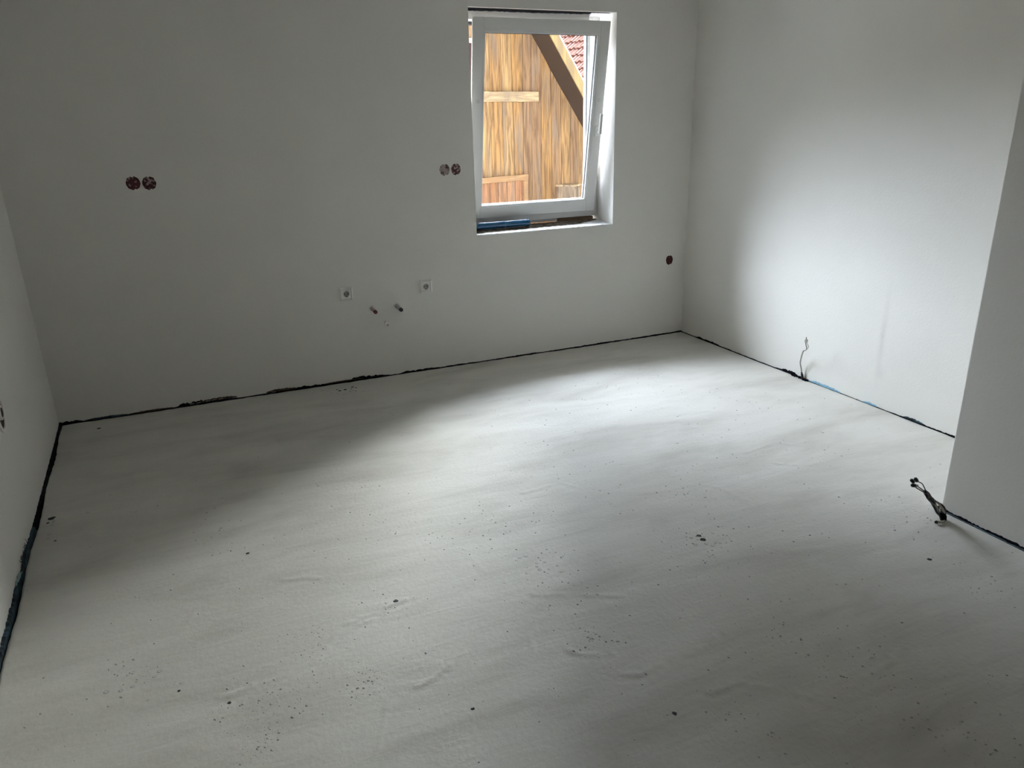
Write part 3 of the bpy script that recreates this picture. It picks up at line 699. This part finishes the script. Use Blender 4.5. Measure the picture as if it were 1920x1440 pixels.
# thin open joint above two of the covers
# ---------------------------------------------------------------- pipe stubs
def stub(x, z, L, dirv, body, cap, label, bodyr=.0135, capr=.0125, capL=.018, hexcap=False, name='water_pipe'):
    r = empty(name, (x, 0, z), label=label, category='pipe')
    d = Vector(dirv).normalized(); bm = bmesh.new()
    disc_ring(bm, [(bodyr, -.02), (bodyr, L*.45), (bodyr*.93, L*.5), (bodyr*.93, L)], d, (0, 0, 0), 24)
    finish('pipe_body', bm, body, r, smooth=False, bevel=.0008)
    bm = bmesh.new(); disc_ring(bm, [(capr, L), (capr, L+capL*.8), (capr*.8, L+capL)], d, (0, 0, 0), 8 if hexcap else 24)
    finish('end_cap', bm, cap, r, bevel=.0008)
    bm = bmesh.new(); disc_ring(bm, [(bodyr*1.5, 0), (bodyr*1.45, .0012), (bodyr, .0014)], (0, -1, 0), (0, 0, 0), 24)
    finish('wall_seal', bm, M['plaster'], r)
    return r
stub(1.853, .467, .060, (.10, -1, -.16), mat('pinkish_cap', (.50, .42, .38), .5), M['dark_red'], 'short capped water pipe with a dark red end, left of the two', hexcap=True)
stub(2.018, .463, .062, (.12, -1, -.16), mat('grey_pipe', (.45, .45, .42), .5), M['black_plastic'], 'short capped water pipe with a black end, right of the two')
v = empty('drain_plug', (1.938, 0, .362), label='small white four-lobed plug on the wall below the two water pipes', category='plug')
bm = bmesh.new(); disc_ring(bm, [(.013, -.01), (.013, .016), (.011, .018)], (.05, -1, -.08), (0, 0, 0), 20); finish('plug_body', bm, M['white_plastic'], v, bevel=.001)
for a in (20, 110, 200, 290):
    bm = bmesh.new(); t = math.radians(a)
    disc_ring(bm, [(.0062, .008), (.0062, .022), (.005, .024)], (.05, -1, -.08), (.012*math.cos(t), 0, .012*math.sin(t)), 12)
    finish('lobe', bm, M['grey_plastic'] if a == 290 else M['white_plastic'], v, bevel=.0008)

# round box on the left wall, cut by the picture edge
yb_ = -1.335
rb = empty('round_wall_box', (lx(yb_)+.0002, yb_, .525), (0, 0, math.atan(LWX)*1.0), label='round white wall box with dark inside on the left wall at the picture edge', category='wall box')
bm = bmesh.new(); disc_ring(bm, [(.071, 0), (.0705, .006), (.064, .009), (.058, .008), (.056, .002)], (1, 0, 0), (0, 0, 0), 36, True, False)
finish('rim', bm, M['white_plastic'], rb)
bm = bmesh.new(); disc_ring(bm, [(.057, 0), (.057, .0022)], (1, 0, 0), (0, 0, 0), 32); finish('inside', bm, M['cable_brown'], rb)
bm = bmesh.new(); disc_ring(bm, [(.030, .002), (.030, .012), (.024, .013)], (1, 0, 0), (0, -.018, .016), 24); finish('insert', bm, M['white_plastic'], rb)
bm = bmesh.new(); disc_ring(bm, [(.0195, .0), (.0195, .0005)], (1, 0, 0), (.0135, -.018, .016), 24); finish('dark_well', bm, M['black_plastic'], rb)

# ---------------------------------------------------------------- loose cable at the right wall
cr = empty('cable_end', (4.26, -1.306, 0), label='thin grey cable with bare wires rising beside the right wall', category='cable')
def rel(o, pts): return [tuple(Vector(p)-Vector(o)) for p in pts]
O = (4.26, -1.306, 0)
sh = [(4.262, -1.306, -.01), (4.256, -1.296, .03), (4.252, -1.289, .066), (4.242, -1.285, .108), (4.222, -1.312, .171), (4.203, -1.338, .203)]
bm = bmesh.new(); tube(bm, rel(O, sh), .0042); finish('sheath', bm, M['cable_grey'], cr, smooth=True)
bm = bmesh.new(); tube(bm, rel(O, [(4.262, -1.306, -.01), (4.257, -1.299, .02), (4.253, -1.293, .046)]), [.011, .0075, .005]); finish('corrugated_sleeve', bm, M['black_plastic'], cr, smooth=True)
bm = bmesh.new(); tube(bm, rel(O, [(4.203, -1.338, .203), (4.193, -1.358, .213), (4.184, -1.378, .224), (4.178, -1.385, .242), (4.170, -1.384, .262), (4.164, -1.388, .278)]), .0024); finish('wire', bm, M['cable_brown'], cr, smooth=True)
bm = bmesh.new(); tube(bm, rel(O, [(4.184, -1.378, .222), (4.176, -1.396, .238), (4.170, -1.406, .256), (4.166, -1.397, .272), (4.162, -1.392, .283)]), .0020); finish('wire', bm, M['grey_plastic'], cr, smooth=True)
bm = bmesh.new(); box(bm, -.009, .009, -.006, .006, 0, .018); o = finish('terminal', bm, M['cable_beige'], cr, bevel=.002); o.location = Vector((4.160, -1.394, .280))-Vector(O)
bm = bmesh.new(); tube(bm, rel(O, [(4.158, -1.396, .296), (4.153, -1.399, .304), (4.152, -1.400, .314)]), .0022); finish('wire', bm, M['cable_brown'], cr, smooth=True)
bm = bmesh.new()                                                        # dark plug of sleeve and crumbs at its foot
for i in range(22): blob(bm, random.uniform(-.010, .002), random.uniform(-.045, .10), .001, random.uniform(.004, .010), random.uniform(.003, .012))
finish('sleeve_scraps', bm, M['edge_black'], cr, smooth=True)

# ---------------------------------------------------------------- cable bundle at the projecting wall
O2 = (3.485, -2.882, 0)
cb = empty('cable_bundle', O2, label='leaning bundle of dark and beige cables with black connectors by the projecting wall corner', category='cable')
def T(nm, pts, r, m, seg=10):
    bm = bmesh.new(); tube(bm, rel(O2, pts), r, seg); return finish(nm, bm, m, cb, smooth=True)
y0 = -2.882
T('beige_cable', [(3.488, y0, -.01), (3.478, y0-.006, .030), (3.462, y0-.008, .052), (3.430, y0-.004, .090), (3.416, y0, .100), (3.400, y0+.002, .112)], .0050, M['cable_beige'])
T('beige_cable', [(3.484, y0+.006, -.01), (3.452, y0+.006, .048), (3.428, y0+.006, .080), (3.410, y0+.004, .096), (3.394, y0, .112)], .0045, M['cable_beige'])
T('black_cable', [(3.480, y0+.002, -.01), (3.462, y0+.001, .022), (3.440, y0+.002, .043), (3.422, y0+.003, .068), (3.408, y0+.004, .086), (3.388, y0+.004, .112)], .0045, M['black_plastic'])
T('brown_cable', [(3.486, y0-.003, .0), (3.470, y0-.010, .050), (3.450, y0-.008, .078), (3.425, y0-.002, .094), (3.405, y0, .108)], .0040, M['cable_brown'])
# bundled middle
for k, (dx, dz, rr, mm) in enumerate([(0, 0, .0072, 'black_plastic'), (.006, .004, .0055, 'black_plastic'), (-.005, .001, .005, 'edge_black'), (.002, -.003, .005, 'cable_brown')]):
    T('twisted_wires', [(3.410+dx*.4, y0+.003*k, .092), (3.394+dx, y0-.004+.003*k, .106+dz), (3.376+dx, y0+.002*k, .124+dz), (3.360+dx, y0+.004-.003*k, .142+dz), (3.342, y0, .162+dz*.5)], rr, M[mm])
for pts in ([(3.350, y0, .155), (3.330, y0, .170), (3.308, y0+.003, .186), (3.288, y0+.003, .200)],
            [(3.350, y0, .158), (3.336, y0+.003, .182), (3.316, y0, .202), (3.292, y0, .216)],
            [(3.344, y0, .155), (3.322, y0-.004, .168), (3.300, y0-.004, .182), (3.278, y0-.004, .196)]):
    T('wire', pts, .0021, M['black_plastic'])
for (x, y, z, a) in ((3.262, y0, .224, -40), (3.286, y0+.003, .222, -48), (3.268, y0-.003, .206, -14)):
    bm = bmesh.new(); disc_ring(bm, [(.0058, 0), (.0072, .003), (.0072, .017), (.0050, .020)], (1, 0, 0), (-.011, 0, 0), 12)
    o = finish('wire_connector', bm, M['black_plastic'], cb, smooth=True); o.location = Vector((x, y, z))-Vector(O2); o.rotation_euler = (0, math.radians(-a), 0)
bm = bmesh.new(); disc_ring(bm, [(.006, 0), (.006, .012)], (1, 0, 0), (-.006, 0, 0), 10); o = finish('wire_connector', bm, M['cable_beige'], cb); o.location = Vector((3.281, y0-.004, .201))-Vector(O2); o['label'] = 'beige wire connector'
bm = bmesh.new(); tube(bm, rel(O2, [(3.486, y0, .002), (3.474, y0-.002, .022), (3.462, y0-.002, .038)]), [.011, .013, .010]); finish('tape_wrap', bm, M['edge_black'], cb, smooth=True)
bm = bmesh.new(); tube(bm, rel(O2, [(3.474, y0-.012, .003), (3.452, y0-.020, .007), (3.436, y0-.016, .010), (3.430, y0-.010, .009)]), [.005, .0055, .008]); o = finish('cut_stub', bm, M['cable_beige'], cb, smooth=True); o['label'] = 'cut beige cable stub with black end'
bm = bmesh.new(); disc_ring(bm, [(.0068, 0), (.006, .004)], (-1, 0, .1), (-.0585, -.012, .010), 12); finish('cut_end', bm, M['black_plastic'], cb)

# ---------------------------------------------------------------- barn outside
FN = Vector((-math.sin(math.radians(9)), math.cos(math.radians(9)), 0))
barn = empty('barn', (5.446, 5.2, 0), (0, 0, math.radians(9)), label='wooden barn gable of vertical boards outside the window', category='barn')
# local: x along the facade, y away from the room, z up
SL = 1.365; RZ = 2.70-.018
AP = -1.48                                                              # ridge position along the facade
XL_ = AP-3.1                                                            # left end of the gable
def roof_z(x): return RZ-SL*x if x > AP else RZ-SL*AP-SL*(AP-x)
G0 = -1.3                                                               # ground level
def planks(name, x_from, x_to, z0, z1f, matl, parent, yoff=0.0, widths=(.15, .21), seams=None, tilt=.012):
    bm = bmesh.new(); lay = bm.loops.layers.float_color.new('plank') if hasattr(bm.loops.layers, 'float_color') else bm.loops.layers.color.new('plank')
    xs = [x_from]
    if seams: xs = list(seams)
    else:
        while xs[-1] < x_to: xs.append(xs[-1]+random.uniform(*widths))
    ti = [random.uniform(-tilt, tilt) for _ in xs]
    for i in range(len(xs)-1):
        a, b2 = xs[i]+.003, xs[i+1]-.003; yo = yoff - random.uniform(0, .008); tone = random.random()*.999
        za, zb2 = z1f(a), z1f(b2)
        if max(za, zb2) <= z0+.02: continue
        za = max(za, z0+.01); zb2 = max(zb2, z0+.01)
        n0 = len(bm.faces)
        sa, sb = ti[i]*min(za-1.5, 2), ti[i+1]*min(zb2-1.5, 2)
        prism(bm, [(a-ti[i]*(-2.8), z0), (b2-ti[i+1]*(-2.8), z0), (b2-sb, zb2), (a-sa, za)], 'y', yo, yo+.028)
        bm.faces.ensure_lookup_table()
        for f in bm.faces[n0:]:
            for l in f.loops: l[lay] = (tone, tone, tone, 1)
    return finish(name, bm, matl, parent, bevel=.004)
sm = [XL_+.05]
while sm[-1] < -1.66: sm.append(sm[-1]+random.uniform(.16, .21))
sm = sm[:-1]+[-1.48, -1.36, -1.24, -1.10, -.99, -.85, -.69, -.50, -.33, -.175, -.03, .13, .30, .47, .635, .78, .93, 1.10, 1.26, 1.45, 1.62, 1.80, 1.95, 2.15, 2.35]
planks('board_wall', 0, 0, G0, roof_z, M['boards'], barn, 0.0, seams=sm)
bm = bmesh.new(); prism(bm, [(XL_+.05, G0), (2.6, G0), (2.6, max(G0+.01, roof_z(2.6))), (AP, roof_z(AP)-.02), (XL_+.05, max(G0+.01, roof_z(XL_+.05)))], 'y', .03, .14)
finish('backing_wall', bm, M['soffit'], barn)
# battens nailed across
def plankbox(name, x0, x1, z0, z1, y0_, y1_, matl, parent, zr=0):
    bm = bmesh.new(); lay = bm.loops.layers.float_color.new('plank'); n = 14; lo = []; hi = []
    for i in range(n+1):
        x = x0+(x1-x0)*i/n; lo.append((x, z0+zr*(x-x0)+random.uniform(-.003, .003))); hi.append((x, z1+zr*(x-x0)+random.uniform(-.003, .003)))
    prism(bm, lo+hi[::-1], 'y', y0_, y1_)
    for f in bm.faces:
        for l in f.loops: l[lay] = (.3, .3, .3, 1)
    return finish(name, bm, matl, parent, bevel=.003)
plankbox('cross_batten', -1.55, .052, 1.863, 1.992, -.062, -.009, M['batten'], barn)
# lower hatch with mitred frame
hx, hz = -.145, .905
planks('hatch_boards', 0, 0, -.55, lambda x: hz-.07, M['boards_red'], barn, -.022, seams=[-1.20, -1.05, -.90, -.75, -.62, -.48, -.34, hx-.065], tilt=.002)
plankbox('hatch_frame', -1.24, hx, hz-.08, hz-.004, -.075, -.022, M['hatch_rail'], barn, .012)
plankbox('hatch_frame', hx-.068, hx-.002, -.55, hz-.01, -.065, -.022, M['hatch_rail'], barn)
# far left: doorway edge with pale pink lintel
plankbox('door_lintel', -1.6, -.915, 2.568, 2.622, -.05, -.009, mat('pale_pink_board', (.72, .52, .48), .7), barn)
bm = bmesh.new(); box(bm, -1.6, -.915, -.030, -.010, 2.02, 2.566); finish('door_panel', bm, mat('dark_purple_brown_board', (.09, .045, .045), .6, noise=.4, nscale=6), barn)
# verge: overhanging roof, soffit, bargeboard
def along(x, off=0.0): return (x, RZ-SL*x+off)
OV = -.40
bm = bmesh.new(); nrm = Vector((SL, 1)).normalized()
def slope_quad(bm, xa, xb, d0, d1, ya, yb):
    pa, pb = Vector(along(xa)), Vector(along(xb)); prism(bm, [tuple(pa+nrm*d0), tuple(pb+nrm*d0), tuple(pb+nrm*d1), tuple(pa+nrm*d1)], 'y', ya, yb)
slope_quad(bm, AP, 2.35, .0, .022, OV+.025, 0.12)
finish('soffit_board', bm, M['soffit'], barn)
bm = bmesh.new(); lay = bm.loops.layers.float_color.new('plank'); slope_quad(bm, AP, 2.37, -.004, .104, OV, OV+.025)
finish('bargeboard', bm, M['bargeboard'], barn, bevel=.003)
bm = bmesh.new(); slope_quad(bm, AP, 2.38, .1045, .118, OV-.012, OV+.05)
finish('edge_flashing', bm, M['sheet_white'], barn)
bm = bmesh.new(); slope_quad(bm, AP, 2.4, .023, .10, OV+.055, 5.0)
nl = Vector((-SL, 1)).normalized(); pa = Vector((AP, roof_z(AP))); pb = Vector((XL_-.1, roof_z(XL_-.1)))
prism(bm, [tuple(pa), tuple(pb), tuple(pb+nl*.11), tuple(pa+Vector((0, .18)))], 'y', OV, 5.0)
finish('roof', bm, M['tiles'], barn)
bm = bmesh.new(); box(bm, 2.2, 2.3, .15, 4.9, G0, -.35); box(bm, XL_+.05, XL_+.15, .15, 4.9, G0, roof_z(XL_+.05)-.02); box(bm, XL_+.1, 2.25, 4.85, 4.95, G0, -.4)
finish('side_wall', bm, M['boards_red'], barn)

# square post in front of the boards
pw = empty('wooden_post', tuple(Vector((5.446, 5.2, 0))+Matrix.Rotation(math.radians(9), 3, 'Z')@Vector((.385, -.30, 0))), (0, 0, math.radians(30)), label='weathered square wooden post with a rough flat top in front of the barn boards', category='post')
bm = bmesh.new(); lay = bm.loops.layers.float_color.new('plank'); n = 10; a = .118
pts = []
for s, (p, q_) in enumerate((((-1, -1), (1, -1)), ((1, -1), (1, 1)), ((1, 1), (-1, 1)), ((-1, 1), (-1, -1)))):
    for k in range(n): t = k/n; pts.append((a*(p[0]+(q_[0]-p[0])*t)+random.uniform(-.004, .004), a*(p[1]+(q_[1]-p[1])*t)+random.uniform(-.004, .004)))
prism(bm, pts, 'z', G0, .735); finish('post_shaft', bm, M['post_wood'], pw)
bm = bmesh.new(); lay = bm.loops.layers.float_color.new('plank')
prism(bm, [(x*1.18+.012*math.sin(i*1.7), y*1.18+.012*math.cos(i*2.3)) for i, (x, y) in enumerate(pts)], 'z', .735, .760); finish('post_cap', bm, M['batten'], pw, bevel=.004)

# neighbouring tiled roof
house = empty('neighbour_house', (11.3, 14.7, 3.15), label='neighbouring house roof of pinkish clay tiles beyond the barn', category='house')
up = Vector((.71, .287, .643)).normalized(); row = Vector((.375, -.927, 0)).normalized(); nn_ = row.cross(up).normalized()
if nn_.z < 0: nn_ = -nn_
bm = bmesh.new(); gauge = .31; wav = .15
for r_ in range(-9, 12):
    n = 400; A = []; B = []; C_ = []
    for i in range(n+1):
        s = -7+14*i/n; c = math.cos(2*math.pi*s/wav); hgt = .022*c; tip = .018*math.cos(2*math.pi*s/(wav*2))
        p0 = row*s+up*(r_*gauge+tip)+nn_*(.055+hgt); p1 = row*s+up*((r_+1)*gauge+.04)+nn_*(.004+hgt)
        A.append(bm.verts.new(p0)); B.append(bm.verts.new(p1)); C_.append(bm.verts.new(p0-nn_*.035))
    for i in range(n): bm.faces.new((A[i], A[i+1], B[i+1], B[i])); bm.faces.new((C_[i], C_[i+1], A[i+1], A[i]))
finish('roof_tiles', bm, M['tiles'], house)
bm = bmesh.new()
c0 = up*(-9*gauge-.1); c1 = up*(12*gauge)
quad = [row*-7+c0, row*7+c0, row*7+c1, row*-7+c1]; vt = [bm.verts.new(p-nn_*.03) for p in quad]; vb = [bm.verts.new(p-nn_*.15) for p in quad]
bm.faces.new(vt); bm.faces.new(vb[::-1])
for k in range(4): bm.faces.new((vt[k], vb[k], vb[(k+1) % 4], vt[(k+1) % 4]))
finish('roof_deck', bm, M['soffit'], house)
bm = bmesh.new(); e0 = up*(-8*gauge)-nn_*.2; hdir = Vector((up.x, up.y, 0)).normalized()
base = [row*-6.6+e0, row*6.6+e0, row*6.6+e0+hdir*5.0, row*-6.6+e0+hdir*5.0]
zt = e0.z; vt = [bm.verts.new((p.x, p.y, zt)) for p in base]; vb = [bm.verts.new((p.x, p.y, -4.45)) for p in base]
bm.faces.new(vt); bm.faces.new(vb[::-1])
for k in range(4): bm.faces.new((vt[k], vb[k], vb[(k+1) % 4], vt[(k+1) % 4]))
finish('house_wall', bm, M['house_render'], house)
# ground outside
bm = bmesh.new(); box(bm, -25, 40, TH+.02, 50, G0-.3, G0)
finish('ground', bm, M['ground'], kind='structure')
